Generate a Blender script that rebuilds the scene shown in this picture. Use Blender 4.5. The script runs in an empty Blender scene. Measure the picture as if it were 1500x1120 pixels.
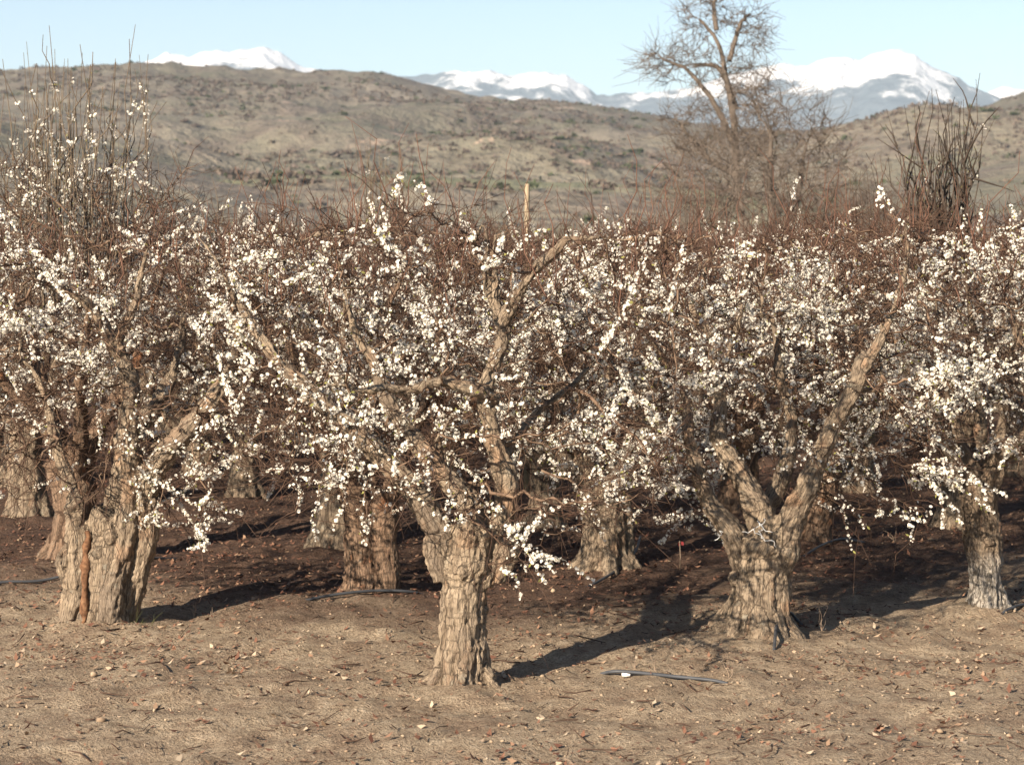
import bpy, math, random
import numpy as np
R = math.radians
S = bpy.context.scene
C = S.collection
F, CH, HY = 3150.0, 3.1, 350.0          # focal length in photo pixels, eye height, horizon row

# ------------------------------------------------------------------ camera, sky, sun, exposure
cam = bpy.data.cameras.new('camera'); camo = bpy.data.objects.new('camera', cam); C.objects.link(camo)
camo.location = (0, 0, CH); camo.rotation_euler = (R(90), 0, 0)
cam.sensor_fit = 'HORIZONTAL'; cam.sensor_width = 36; cam.lens = F / 1500 * 36
cam.shift_y = -(560 - HY) / 1500; cam.clip_start = 0.1; cam.clip_end = 40000
cam.dof.use_dof = True; cam.dof.focus_distance = 16.5; cam.dof.aperture_fstop = 3.6
S.camera = camo
SUN_EL, SUN_AZ = 24.0, 36.0             # light travels away from the camera, AZ degrees to the right
w = bpy.data.worlds.new('World'); S.world = w; w.use_nodes = True
nt = w.node_tree; bgn = nt.nodes['Background']; sk = nt.nodes.new('ShaderNodeTexSky')
sk.sky_type = 'NISHITA'; sk.sun_disc = False; sk.sun_elevation = R(SUN_EL); sk.sun_rotation = R(180 + SUN_AZ)
sk.air_density = 0.9; sk.dust_density = 0.0; sk.ozone_density = 1.3; sk.altitude = 500
nt.links.new(sk.outputs[0], bgn.inputs[0]); bgn.inputs[1].default_value = 0.061
sl = bpy.data.lights.new('sun', 'SUN'); slo = bpy.data.objects.new('sun', sl); C.objects.link(slo)
sl.energy = 5.0; sl.angle = R(0.53); sl.color = (1.0, 0.87, 0.70)
slo.rotation_euler = (R(90 - SUN_EL), 0, R(-SUN_AZ)); slo.location = (-20, -40, 25)
S.view_settings.view_transform = 'Standard'; S.view_settings.look = 'None'
S.view_settings.gamma = 1; S.view_settings.exposure = 1.3
S.render.engine = 'CYCLES'

# ------------------------------------------------------------------ helpers
def P(px, py, d, dd=0.0):
    return np.array([(px - 750) / F * d, d + dd, CH - (py - HY) / F * d])

def _hash(i, j, k, seed):
    n = (i * 374761393 + j * 668265263 + k * 2147483647 + seed * 974711) & 0xffffffff
    n = ((n ^ (n >> 13)) * 1274126177) & 0xffffffff
    return ((n ^ (n >> 16)) & 0xffff) / 65535.0

def vnoise(p, seed=0):
    p = np.asarray(p, float); i = np.floor(p).astype(np.int64); f = p - i; f = f * f * (3 - 2 * f)
    o = 0
    for a in (0, 1):
        for b in (0, 1):
            for c in (0, 1):
                wt = (f[:, 0] if a else 1 - f[:, 0]) * (f[:, 1] if b else 1 - f[:, 1]) * (f[:, 2] if c else 1 - f[:, 2])
                o = o + wt * _hash(i[:, 0] + a, i[:, 1] + b, i[:, 2] + c, seed)
    return o * 2 - 1

def fbm(p, octv=4, seed=0, gain=0.5):
    o = 0; a = 1.0; s = 1.0
    for k in range(octv):
        o = o + a * vnoise(np.asarray(p) * s, seed + k * 17); a *= gain; s *= 2.03
    return o

def nrm(v): return v / np.maximum(np.linalg.norm(v, axis=-1, keepdims=True), 1e-9)

def mesh(name, V, faces, mat, smooth=False):
    """V (n,3); faces = list of int arrays (m,k)"""
    me = bpy.data.meshes.new(name); V = np.asarray(V, np.float32)
    me.vertices.add(len(V)); me.vertices.foreach_set('co', V.ravel())
    faces = [np.asarray(f, np.int32) for f in faces if len(f)]
    nl = sum(f.size for f in faces); npoly = sum(len(f) for f in faces)
    me.loops.add(nl); me.polygons.add(npoly)
    me.loops.foreach_set('vertex_index', np.concatenate([f.ravel() for f in faces]))
    tot = np.concatenate([np.full(len(f), f.shape[1], np.int32) for f in faces])
    st = np.concatenate([[0], np.cumsum(tot)[:-1]]).astype(np.int32)
    me.polygons.foreach_set('loop_start', st); me.polygons.foreach_set('loop_total', tot)
    if smooth: me.polygons.foreach_set('use_smooth', np.ones(npoly, bool))
    me.update(calc_edges=True); me.validate()
    if mat: me.materials.append(mat)
    return me

def attr(me, name, data, kind='FLOAT'):
    a = me.attributes.new(name, kind, 'POINT')
    a.data.foreach_set('vector' if kind == 'FLOAT_VECTOR' else 'value', np.asarray(data, np.float32).ravel())

def obj(name, me, parent=None, loc=(0, 0, 0), **props):
    o = bpy.data.objects.new(name, me); C.objects.link(o); o.location = loc
    if parent: o.parent = parent
    for k, v in props.items(): o[k] = v
    return o

def catmull(pts, n):
    p = np.asarray(pts, float)
    if len(p) < 3:
        t = np.linspace(0, 1, n)[:, None]; return p[0] * (1 - t) + p[-1] * t
    q = np.vstack([2 * p[0] - p[1], p, 2 * p[-1] - p[-2]]); out = []
    for s in np.linspace(0, len(p) - 1 - 1e-6, n):
        i = int(s); t = s - i; a, b, c, d = q[i:i + 4]
        out.append(.5 * (2 * b + (c - a) * t + (2 * a - 5 * b + 4 * c - d) * t * t + (3 * b - a - 3 * c + d) * t ** 3))
    return np.array(out)

def tubes(Pts, Rad, sides, cap=True, ref=None):
    """Pts (T,N,3), Rad (T,N) -> V, [quads, caps]"""
    T, N, _ = Pts.shape
    tan = np.gradient(Pts, axis=1); tan = nrm(tan)
    if ref is None:
        m = nrm(Pts[:, -1] - Pts[:, 0]); ref = np.where(np.abs(m[:, 2:3]) > .8, [[1., .13, 0]], [[.1, .2, 1.]])
    u = nrm(np.cross(tan, ref[:, None, :])); v = np.cross(tan, u)
    a = np.arange(sides) * 2 * np.pi / sides
    V = Pts[:, :, None] + Rad[:, :, None, None] * (np.cos(a)[None, None, :, None] * u[:, :, None] + np.sin(a)[None, None, :, None] * v[:, :, None])
    V = V.reshape(-1, 3)
    base = (np.arange(T) * N * sides)[:, None, None]; i = np.arange(N - 1)[None, :, None] * sides; k = np.arange(sides)[None, None, :]; k2 = (k + 1) % sides
    q = np.stack([base + i + k, base + i + k2, base + i + sides + k2, base + i + sides + k], -1).reshape(-1, 4)
    fs = [q]
    if cap:
        b = (np.arange(T) * N * sides)[:, None]
        fs.append(b + np.arange(sides)[::-1][None]); fs.append(b + (N - 1) * sides + np.arange(sides)[None])
    return V, fs

class Bag:
    def __init__(s): s.V = []; s.F = {}; s.n = 0; s.A = []
    def add(s, V, fs, a=None):
        s.V.append(V)
        for f in fs:
            f = np.asarray(f); s.F.setdefault(f.shape[1], []).append(f + s.n)
        if a is not None: s.A.append(np.broadcast_to(a, (len(V),)) if np.ndim(a) < 2 else a)
        s.n += len(V)
    def build(s, name, mat, smooth=False):
        return mesh(name, np.vstack(s.V), [np.vstack(f) for f in s.F.values()], mat, smooth)

# ------------------------------------------------------------------ materials
class NB:
    def __init__(s, name):
        s.m = bpy.data.materials.new(name); s.m.use_nodes = True; s.t = s.m.node_tree; s.b = s.t.nodes['Principled BSDF']
        s.b.inputs['Roughness'].default_value = 0.85; s.b.inputs['Specular IOR Level'].default_value = 0.2
    def n(s, ty, **kw):
        x = s.t.nodes.new('ShaderNode' + ty)
        for k, v in kw.items():
            if k in x.inputs.keys(): x.inputs[k].default_value = v
            else: setattr(x, k, v)
        return x
    def l(s, a, b): s.t.links.new(a, b)
    def noise(s, vec, scale, detail=4, rough=.55):
        x = s.n('TexNoise', Scale=scale, Detail=detail, Roughness=rough)
        if vec is not None: s.l(vec, x.inputs['Vector'])
        return x.outputs['Fac']
    def ramp(s, fac, stops):
        x = s.n('ValToRGB'); e = x.color_ramp.elements
        while len(e) < len(stops): e.new(.5)
        for el, (p, c) in zip(e, stops): el.position = p; el.color = (*c, 1) if len(c) == 3 else c
        s.l(fac, x.inputs[0]); return x.outputs[0]
    def mix(s, fac, a, b, mode='MIX'):
        x = s.n('Mix', data_type='RGBA', blend_type=mode)
        for sock, v in ((x.inputs[0], fac), (x.inputs[6], a), (x.inputs[7], b)):
            if isinstance(v, (int, float)): sock.default_value = v
            elif isinstance(v, tuple): sock.default_value = (*v, 1)
            else: s.l(v, sock)
        return x.outputs[2]
    def math(s, op, a, b=0.0):
        x = s.n('Math', operation=op)
        for sock, v in ((x.inputs[0], a), (x.inputs[1], b)):
            if isinstance(v, (int, float)): sock.default_value = v
            else: s.l(v, sock)
        return x.outputs[0]
    def attr(s, name, out='Vector'): return s.n('Attribute', attribute_name=name).outputs[out]
    def bump(s, h, strength, dist):
        x = s.n('Bump', Strength=strength, Distance=dist); s.l(h, x.inputs['Height']); s.l(x.outputs[0], s.b.inputs['Normal'])
    def col(s, c):
        if isinstance(c, tuple): s.b.inputs['Base Color'].default_value = (*c, 1)
        else: s.l(c, s.b.inputs['Base Color'])
        return s.m

def bark_mat(name, pale, dark, orange, amount, foot=None):
    k = NB(name); v = k.attr('bark')
    mp = k.n('Mapping'); mp.inputs['Scale'].default_value = (1, 1, .16); k.l(v, mp.inputs[0]); s = mp.outputs[0]
    fine = k.noise(s, 60, 5, .6); mid = k.noise(s, 16, 4); big = k.noise(v, 3.2, 3); tiny = k.noise(v, 170, 3)
    c = k.ramp(mid, [(.30, dark), (.52, pale), (.75, tuple(x * 1.2 for x in pale))])
    c = k.mix(k.math('MULTIPLY', k.ramp(big, [(.56, (0, 0, 0)), (.64, (1, 1, 1))]), amount), c, orange)
    c = k.mix(k.ramp(k.noise(v, 1.9, 5, .65), [(.46, (0, 0, 0)), (.62, (.8, .8, .8))]), c, tuple(x * .62 for x in pale[:2]) + (pale[2] * .66,))
    if foot:      # weathered pale bark on the rootstock below the graft
        sz = k.n('SeparateXYZ'); k.l(k.n('TexCoord').outputs['Object'], sz.inputs[0])
        c = k.mix(k.ramp(k.math('ADD', sz.outputs[2], k.math('MULTIPLY', mid, .25)), [(.45, (.9, .9, .9)), (.62, (0, 0, 0))]), c, foot)
    c = k.mix(.55, c, k.ramp(fine, [(.30, (.42, .38, .34)), (.55, (1, 1, 1)), (.75, (1.15, 1.12, 1.1))]), 'MULTIPLY')
    c = k.mix(k.ramp(k.noise(v, 9, 4), [(.62, (0, 0, 0)), (.72, (.6, .6, .6))]), c, (.25, .235, .19))
    k.bump(k.math('ADD', k.math('ADD', fine, k.math('MULTIPLY', mid, 1.2)), k.math('MULTIPLY', tiny, .5)), 1.0, .028)
    crack = k.math('ABSOLUTE', k.math('SUBTRACT', k.noise(s, 34, 3), .5))
    c = k.mix(k.ramp(crack, [(.0, (.9, .9, .9)), (.05, (0, 0, 0))]), c, (.07, .05, .036))
    return k.col(c)
M_bark = bark_mat('bark', (.33, .255, .18), (.22, .16, .11), (.33, .18, .10), .5)
M_bark_red = bark_mat('bark_red', (.25, .165, .11), (.14, .08, .05), (.33, .14, .065), 1.0)
M_bark_foot = bark_mat('bark_pale_foot', (.24, .18, .125), (.14, .095, .065), (.32, .16, .09), .5, (.40, .36, .31))
M_bark_white = bark_mat('bark_white', (.33, .29, .245), (.20, .16, .125), (.30, .17, .10), .3)
def simple(name, stops, scale=8, rough=.8, bump=0):
    k = NB(name); k.b.inputs['Roughness'].default_value = rough
    tc = k.n('TexCoord').outputs['Object']; f = k.noise(tc, scale, 4)
    if bump: k.bump(f, bump, .01)
    return k.col(k.ramp(f, stops))
M_branch = simple('branch_wood', [(.3, (.085, .05, .034)), (.55, (.16, .105, .07)), (.75, (.23, .16, .11))], 14)
M_twig = simple('twig_wood', [(.3, (.04, .023, .016)), (.6, (.085, .049, .033)), (.8, (.15, .10, .07))], 6)
M_shoot = simple('shoot_wood', [(.3, (.085, .042, .03)), (.7, (.16, .085, .058))], 5)
M_dark_shoot = simple('dark_shoot_wood', [(.3, (.035, .026, .02)), (.7, (.075, .055, .042))], 5)
M_water_shoot = simple('water_shoot_wood', [(.3, (.085, .062, .045)), (.7, (.17, .13, .09))], 5)
M_decay = simple('decayed_wood', [(.3, (.05, .025, .014)), (.55, (.15, .075, .04)), (.8, (.26, .15, .08))], 30, .95, .8)
def petal():
    k = NB('blossom_petal'); k.b.inputs['Roughness'].default_value = .6
    r = k.attr('tone', 'Fac'); c = k.ramp(r, [(0, (.78, .72, .60)), (.5, (.83, .79, .69)), (.9, (.80, .73, .65)), (1, (.62, .58, .36))])
    k.col(c); tr = k.n('BsdfTranslucent'); k.l(c, tr.inputs[0]); mx = k.n('MixShader'); mx.inputs[0].default_value = .25
    k.l(k.b.outputs[0], mx.inputs[1]); k.l(tr.outputs[0], mx.inputs[2]); k.l(mx.outputs[0], k.t.nodes['Material Output'].inputs[0])
    return k.m
M_petal = petal()
M_leaf = simple('young_leaf', [(.3, (.13, .13, .035)), (.7, (.24, .22, .07))], 9)

# ------------------------------------------------------------------ ground
def graded(a, fine0, fine1, step, b, g=1.16):
    mid = np.arange(fine0, fine1, step); up = [mid[-1]]; s = step
    while up[-1] < b: s *= g; up.append(min(up[-1] + s, b))
    dn = [fine0]; s = step
    while dn[-1] > a: s *= g; dn.append(max(dn[-1] - s, a))
    return np.concatenate([dn[:0:-1], mid, up[1:]])
gx = graded(-8500, -6.5, 8.0, .08, 8500); gy = graded(-100, 10.5, 29, .092, 16500)
GX, GY = np.meshgrid(gx, gy)
BASES = [((px - 750) / F * (F * CH / (py - HY)), F * CH / (py - HY)) for px, py in ((676, 1003), (1110, 932), (150, 917), (1446, 888), (545, 876), (887, 837), (1195, 803))]
def gheight(x, y):
    p = np.stack([x, y, 0 * x], -1).reshape(-1, 3)
    near = np.clip((90 - p[:, 1]) / 50, 0, 1)
    h = (.05 * fbm(p * .55, 3, 5) + .03 * fbm(p * 3.1, 3, 9) + .026 * np.abs(fbm(p * 8.0, 3, 12, .6))) * near
    for bx, by in BASES: h = h + .085 * np.exp(-((p[:, 0] - bx) ** 2 + (p[:, 1] - by) ** 2) / .13) * (1 + .4 * vnoise(p * 6, 3))
    return h.reshape(x.shape)
GZ = gheight(GX, GY)
nx, ny = len(gx), len(gy)
idx = np.arange(nx * ny).reshape(ny, nx)
q = np.stack([idx[:-1, :-1], idx[:-1, 1:], idx[1:, 1:], idx[1:, :-1]], -1).reshape(-1, 4)
def ground_mat():
    k = NB('orchard_soil'); k.b.inputs['Roughness'].default_value = .95
    tc = k.n('TexCoord').outputs['Object']; sx = k.n('SeparateXYZ'); k.l(tc, sx.inputs[0])
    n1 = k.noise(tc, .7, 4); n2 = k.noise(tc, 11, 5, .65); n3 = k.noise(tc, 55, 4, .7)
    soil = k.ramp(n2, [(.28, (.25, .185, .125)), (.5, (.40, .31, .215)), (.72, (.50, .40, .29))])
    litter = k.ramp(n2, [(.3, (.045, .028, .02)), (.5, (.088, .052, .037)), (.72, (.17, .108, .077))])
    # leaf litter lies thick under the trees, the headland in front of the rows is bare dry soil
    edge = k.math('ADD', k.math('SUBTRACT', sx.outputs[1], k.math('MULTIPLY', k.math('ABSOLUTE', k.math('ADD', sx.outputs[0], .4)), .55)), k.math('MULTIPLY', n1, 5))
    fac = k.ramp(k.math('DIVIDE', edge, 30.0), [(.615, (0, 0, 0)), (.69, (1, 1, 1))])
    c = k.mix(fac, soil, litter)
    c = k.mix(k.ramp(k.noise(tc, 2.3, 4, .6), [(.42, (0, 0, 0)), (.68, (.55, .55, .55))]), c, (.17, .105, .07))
    spot = k.ramp(n3, [(.36, (.45, .4, .36)), (.5, (1, 1, 1)), (.66, (1.3, 1.27, 1.25))])
    c = k.mix(.8, c, spot, 'MULTIPLY')
    far = k.ramp(k.math('DIVIDE', sx.outputs[1], 400.0), [(.18, (0, 0, 0)), (.4, (1, 1, 1))])
    c = k.mix(far, c, k.ramp(k.noise(tc, .02, 4), [(.35, (.14, .13, .075)), (.65, (.24, .19, .12))]))
    k.bump(k.math('ADD', n2, k.math('MULTIPLY', n3, .8)), 1.0, .06)
    return k.col(c)
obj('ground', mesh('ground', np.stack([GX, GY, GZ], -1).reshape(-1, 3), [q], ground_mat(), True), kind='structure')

rng = np.random.default_rng(11)
# dry fallen leaves
n = 75000
ly = 10.8 + 34 * rng.random(n) ** 1.7; lx = (rng.random(n) * 2 - 1) * (ly * .26 + .5)
dens = fbm(np.stack([lx * .9, ly * .9, 0 * lx], -1), 3, 40) + np.clip((ly - .55 * np.abs(lx + .4) - 16) * .25, -.5, .6)
keep = rng.random(n) < np.clip(.45 + .6 * dens, .12, 1); lx, ly = lx[keep], ly[keep]; n = len(lx)
lz = gheight(lx, ly) + .012
ang = rng.random(n) * 6.28; sz = .009 + .026 * rng.random(n) ** 2.2; tl = rng.normal(0, .35, (n, 2))
cu, su = np.cos(ang), np.sin(ang); q4 = []
for a, b, lift in ((-1, 0, .5), (0, -.5, 0), (1, 0, .4), (0, .5, 0)):
    ox = (a * cu - b * su) * sz; oy = (a * su + b * cu) * sz
    q4.append(np.stack([lx + ox, ly + oy, lz + ox * tl[:, 0] + oy * tl[:, 1] + lift * sz * .6], -1))
V = np.stack(q4, 1).reshape(-1, 3); fq = np.arange(4 * n).reshape(-1, 4)
def litter_mat():
    k = NB('dry_leaf'); r = k.attr('tone', 'Fac')
    return k.col(k.ramp(r, [(0, (.10, .045, .03)), (.35, (.19, .095, .06)), (.75, (.28, .18, .115)), (1, (.42, .33, .235))]))
me = mesh('leaf_litter', V, [fq], litter_mat()); 
tone = np.clip(rng.random(n) ** 1.4 * np.where(ly - .55 * np.abs(lx + .4) < 16.2, 1.15, .75), 0, 1); attr(me, 'tone', np.repeat(tone, 4))
obj('leaf_litter', me, kind='stuff', label='dry brown fallen leaves scattered over the orchard floor', category='leaf litter')
# fallen twigs and prunings
n = 2600; ty = 11 + 22 * rng.random(n) ** 1.4; tx = (rng.random(n) * 2 - 1) * (ty * .26 + .4); a = rng.random(n) * 6.283; tl = .03 + .22 * rng.random(n) ** 3
p0 = np.stack([tx, ty], -1); dv = np.stack([np.cos(a), np.sin(a)], -1) * tl[:, None]; Q = np.stack([p0, p0 + dv * .5 + rng.normal(0, .012, (n, 2)), p0 + dv], 1)
Q = np.concatenate([Q, (gheight(Q[..., 0], Q[..., 1]) + .008 + .02 * rng.random((n, 3)))[..., None]], -1)
V, fs = tubes(Q, np.array([[.0045, .0038, .002]]) * (.5 + .8 * rng.random((n, 1))), 4)
obj('fallen_twigs', mesh('fallen_twigs', V, fs, M_twig), kind='stuff', label='small broken twigs strewn over the orchard floor', category='twigs')
# clods and small stones
ICO_V = []; ph = (1 + 5 ** .5) / 2
for a, b in ((1, ph), (-1, ph), (1, -ph), (-1, -ph)): ICO_V += [(0, a, b), (a, b, 0), (b, 0, a)]
ICO_V = nrm(np.array(ICO_V, float))
from itertools import combinations
D = np.linalg.norm(ICO_V[:, None] - ICO_V[None], axis=-1); ed = (D > .1) & (D < 1.2)
ICO_F = []
for a, b, c in combinations(range(12), 3):
    if ed[a, b] and ed[b, c] and ed[a, c]:
        nn = np.cross(ICO_V[b] - ICO_V[a], ICO_V[c] - ICO_V[a]); ICO_F.append((a, b, c) if nn @ ICO_V[a] > 0 else (a, c, b))
ICO_F = np.array(ICO_F)
def blobs(pos, size, rng, flat=.7, jit=.25):
    n = len(pos); V = ICO_V[None] * (1 + jit * rng.normal(0, 1, (n, 12, 1)).clip(-1.6, 1.6))
    V = V * size[:, None, None] * np.stack([np.ones(n), .7 + .5 * rng.random(n), flat * (.7 + .5 * rng.random(n))], -1)[:, None]
    a = rng.random(n) * 6.28; c, s = np.cos(a)[:, None], np.sin(a)[:, None]
    V = np.stack([V[..., 0] * c - V[..., 1] * s, V[..., 0] * s + V[..., 1] * c, V[..., 2]], -1) + pos[:, None]
    return V.reshape(-1, 3), (ICO_F[None] + 12 * np.arange(n)[:, None, None]).reshape(-1, 3)
n = 4500
cy = 10.8 + 24 * rng.random(n) ** 1.5; cx = (rng.random(n) * 2 - 1) * (cy * .26 + .4); cs = .004 + .012 * rng.random(n) ** 3 + .022 * (rng.random(n) < .012) * rng.random(n)
V, Fc = blobs(np.stack([cx, cy, gheight(cx, cy) + cs * .3], -1), cs, rng)
M_clod = simple('soil_clod', [(.3, (.19, .13, .085)), (.7, (.38, .29, .20))], 9, .95)
obj('soil_clods', mesh('soil_clods', V, [Fc], M_clod, False), kind='stuff', label='small dry clods and pebbles lying on the orchard soil', category='clods')

# ------------------------------------------------------------------ hills and mountains (height fields in polar steps)
def ridge(pts):
    a = np.array(pts, float); return lambda u: np.interp(u * F + 750, a[:, 0], (HY - a[:, 1]) / F)
def relief(name, prof, r0, r1, r2, nu, nr, amp, fr, mat, seed, u0=-.42, u1=.42, power=1.0, label=None, jag=0):
    u = np.linspace(u0, u1, nu); t = np.linspace(0, 1, nr); rr = r0 + (r2 - r0) * t
    U, RR = np.meshgrid(u, rr)
    E = prof(U.ravel()).reshape(U.shape)
    if jag: E = E + jag * fbm(np.stack([U.ravel() * F / 16, RR.ravel() / r1 * 40, 0 * U.ravel()], -1), 3, seed + 3).reshape(U.shape)
    g = np.clip((RR - r0) / (r1 - r0), 0, 1); g = np.where(RR <= r1, g ** power, 1)
    X = U * RR; Y = RR
    p = np.stack([X, Y, 0 * X], -1).reshape(-1, 3)
    ns = fbm(p * fr, 5, seed).reshape(X.shape); rdg = (1 - np.abs(fbm(p * fr * .6, 4, seed + 5))).reshape(X.shape)
    env = np.clip(g * 2.2, 0, 1) * np.clip((r1 - RR) / (r1 - r0) * 3.0 + .13, .13, 1)
    Z = CH * g + E * g * np.minimum(RR, r1) + amp * (ns * .6 + (rdg - .6) * .8) * env
    Z = np.where(RR > r1, Z - (RR - r1) * .35, Z) - 2.0 * (1 - g)
    i = np.arange(nu * nr).reshape(nr, nu)
    qq = np.stack([i[:-1, :-1], i[:-1, 1:], i[1:, 1:], i[1:, :-1]], -1).reshape(-1, 4)
    Z = np.maximum(Z, -.8)
    me = mesh(name, np.stack([X, Y, Z], -1).reshape(-1, 3), [qq], mat, True)
    attr(me, 'rise', g.ravel())
    obj(name, me, kind='structure')
    def sample(uu, tt):
        a = (uu - u0) / (u1 - u0) * (nu - 1); b = tt * (nr - 1); ia = np.clip(a.astype(int), 0, nu - 2); ib = np.clip(b.astype(int), 0, nr - 2)
        fa, fb = a - ia, b - ib
        def lerp(G): return (G[ib, ia] * (1 - fa) + G[ib, ia + 1] * fa) * (1 - fb) + (G[ib + 1, ia] * (1 - fa) + G[ib + 1, ia + 1] * fa) * fb
        return np.stack([lerp(X), lerp(Y), lerp(Z)], -1)
    return sample, Z.max()
def hill_mat():
    k = NB('hill_scrubland'); k.b.inputs['Roughness'].default_value = 1
    tc = k.n('TexCoord').outputs['Object']; n1 = k.noise(tc, .006, 5, .6); n2 = k.noise(tc, .028, 5, .65); n3 = k.noise(tc, .11, 4, .7)
    grass = k.ramp(n1, [(.35, (.135, .125, .088)), (.55, (.195, .168, .128)), (.7, (.255, .215, .168))])
    scrub = k.ramp(n3, [(.35, (.085, .07, .055)), (.65, (.19, .15, .12))])
    c = k.mix(k.ramp(n2, [(.44, (0, 0, 0)), (.60, (.85, .85, .85))]), grass, scrub)
    rise = k.attr('rise', 'Fac')
    green = k.math('MULTIPLY', k.ramp(k.noise(tc, .009, 3), [(.46, (0, 0, 0)), (.56, (1, 1, 1))]), k.ramp(rise, [(.1, (1, 1, 1)), (.6, (0, 0, 0))]))
    c = k.mix(k.math('MULTIPLY', green, .7), c, (.165, .175, .09))
    rock = k.ramp(k.noise(tc, .021, 5, .7), [(.63, (0, 0, 0)), (.68, (1, 1, 1))])
    c = k.mix(k.math('MULTIPLY', rock, .8), c, (.40, .29, .215))
    k.bump(k.math('ADD', n2, k.math('MULTIPLY', n3, .6)), .9, 9.0)
    return k.col(c)
M_hill = hill_mat()
prof_hill = ridge([(-700, 150), (-300, 125), (0, 106), (30, 101), (130, 98), (180, 92), (250, 89), (300, 93), (400, 96), (490, 99), (545, 102), (600, 117), (650, 131), (700, 141), (760, 147), (830, 150), (900, 160), (960, 171), (1030, 182), (1120, 194), (1200, 192), (1250, 187), (1300, 181), (1340, 172), (1400, 166), (1440, 157), (1500, 139), (1700, 110), (2200, 120)])
hill, zh = relief('hills', prof_hill, 420, 1900, 2700, 370, 140, 34, 1 / 240., M_hill, 3, power=.85, jag=.0007)
prof_foot = ridge([(-700, 120), (-100, 162), (0, 174), (60, 188), (200, 217), (300, 238), (450, 276), (600, 303), (700, 322), (800, 340), (1000, 338), (1150, 310), (1300, 268), (1500, 232), (2000, 190)])
foot, _ = relief('foothills', prof_foot, 300, 780, 1100, 260, 80, 5, 1 / 120., M_hill, 8, power=.9)
def mountain_mat():
    k = NB('snowy_mountain'); k.b.inputs['Roughness'].default_value = .9
    tc = k.n('TexCoord').outputs['Object']; sx = k.n('SeparateXYZ'); k.l(tc, sx.inputs[0])
    n1 = k.noise(tc, .0011, 6, .65); n2 = k.noise(tc, .006, 5, .7)
    h = k.math('ADD', k.math('DIVIDE', sx.outputs[2], 1150.0), k.math('ADD', k.math('MULTIPLY', k.math('SUBTRACT', n1, .5), 1.25), k.math('MULTIPLY', k.math('SUBTRACT', n2, .5), .5)))
    f = k.ramp(h, [(.74, (0, 0, 0)), (.82, (1, 1, 1))])
    k.bump(n2, 1.0, 70.0)
    return k.col(k.mix(f, k.ramp(n2, [(.35, (.05, .07, .09)), (.65, (.13, .15, .17))]), (.86, .83, .82)))
M_mtn = mountain_mat()
prof_mt = ridge([(-800, 150), (-200, 120), (100, 120), (205, 92), (230, 82), (240, 71), (252, 76), (275, 83), (300, 75), (340, 76), (385, 73), (410, 81), (440, 95), (520, 112), (610, 109), (660, 103), (700, 99), (750, 105), (800, 101), (830, 109), (858, 125), (872, 136), (910, 134), (960, 131), (1010, 126), (1060, 112), (1100, 104), (1140, 93), (1180, 97), (1205, 89), (1230, 83), (1258, 88), (1275, 79), (1310, 73), (1340, 81), (1365, 97), (1390, 109), (1430, 129), (1465, 143), (1600, 150), (2000, 120)])
_, zm = relief('mountains', prof_mt, 8200, 13200, 14800, 520, 120, 300, 1 / 1300., M_mtn, 21, power=1.25, jag=.0008)
prof_far = ridge([(-800, 200), (1350, 190), (1420, 140), (1458, 127), (1470, 122), (1500, 130), (1560, 118), (2000, 150)])
relief('far_peak', prof_far, 13500, 15300, 16200, 220, 30, 120, 1 / 1500., M_mtn, 27, power=1.1)

# scrub on the hillside
rng = np.random.default_rng(5)
def bush_mat():
    k = NB('hill_bush'); r = k.attr('tone', 'Fac'); tc = k.n('TexCoord').outputs['Object']
    c = k.ramp(r, [(0, (.085, .065, .055)), (.45, (.15, .115, .095)), (.74, (.12, .095, .07)), (.78, (.045, .055, .03)), (1, (.07, .08, .04))])
    return k.col(k.mix(.7, c, k.ramp(k.noise(tc, .9, 3), [(.35, (.55, .55, .55)), (.65, (1.2, 1.2, 1.2))]), 'MULTIPLY'))
M_bush = bush_mat()
n = 17000
uu = (rng.random(n) * 2 - 1) * .26; tt = .06 + .59 * rng.random(n) ** .75
pos = hill(uu, tt); cl = 1.5 * fbm(pos * [1 / 130., 1 / 130., 0], 5, 77, .65)
keep = (cl + .9 * (tt - .28)) > rng.normal(.02, .22, n); pos, uu, tt = pos[keep], uu[keep], tt[keep]; n = len(pos)
sz = 1.1 + 2.2 * rng.random(n) ** 2
def tufts(pos, sz, m, rng):
    n = len(pos); c = nrm(rng.normal(0, 1, (n, m, 3))) * (.45 + .55 * rng.random((n, m, 1))); c[..., 2] = np.abs(c[..., 2]) * .85; c = pos[:, None] + c * sz[:, None, None]
    u = nrm(rng.normal(0, 1, (n, m, 3))) * (sz[:, None, None] * .42); v = nrm(np.cross(u, rng.normal(0, 1, (n, m, 3)))) * (sz[:, None, None] * .34)
    V = np.stack([c - u - v * .6, c + u - v * .4, c + v], 2).reshape(-1, 3); return V, np.arange(len(V)).reshape(-1, 3)
V, Fb = tufts(pos, sz, 12, rng)
tone = np.where(rng.random(n) < .16, .8 + .2 * rng.random(n), .72 * rng.random(n))
me = mesh('hillside_scrub', V, [Fb], M_bush); attr(me, 'tone', np.repeat(tone, 36))
obj('hillside_scrub', me, kind='stuff', label='brown leafless scrub covering the distant hillside', category='scrub')
def bush_mesh(seed, tone):
    r = np.random.default_rng(seed); b = r.normal(0, .42, (16, 3)); b[:, 2] = np.abs(b[:, 2]) * .8 + .25
    V, Fq = tufts(b * .8, .3 + .25 * r.random(16), 14, r)
    me = mesh('hillside_bush', V, [Fq], M_bush); attr(me, 'tone', np.full(len(V), tone)); return me
BM = [bush_mesh(s, t) for s, t in ((1, .9), (2, .98), (3, .3), (4, .84))]
spots = [(635, 212, 9), (612, 268, 7), (590, 225, 6), (1045, 205, 6), (930, 175, 6), (505, 170, 6), (820, 205, 6)]
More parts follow.
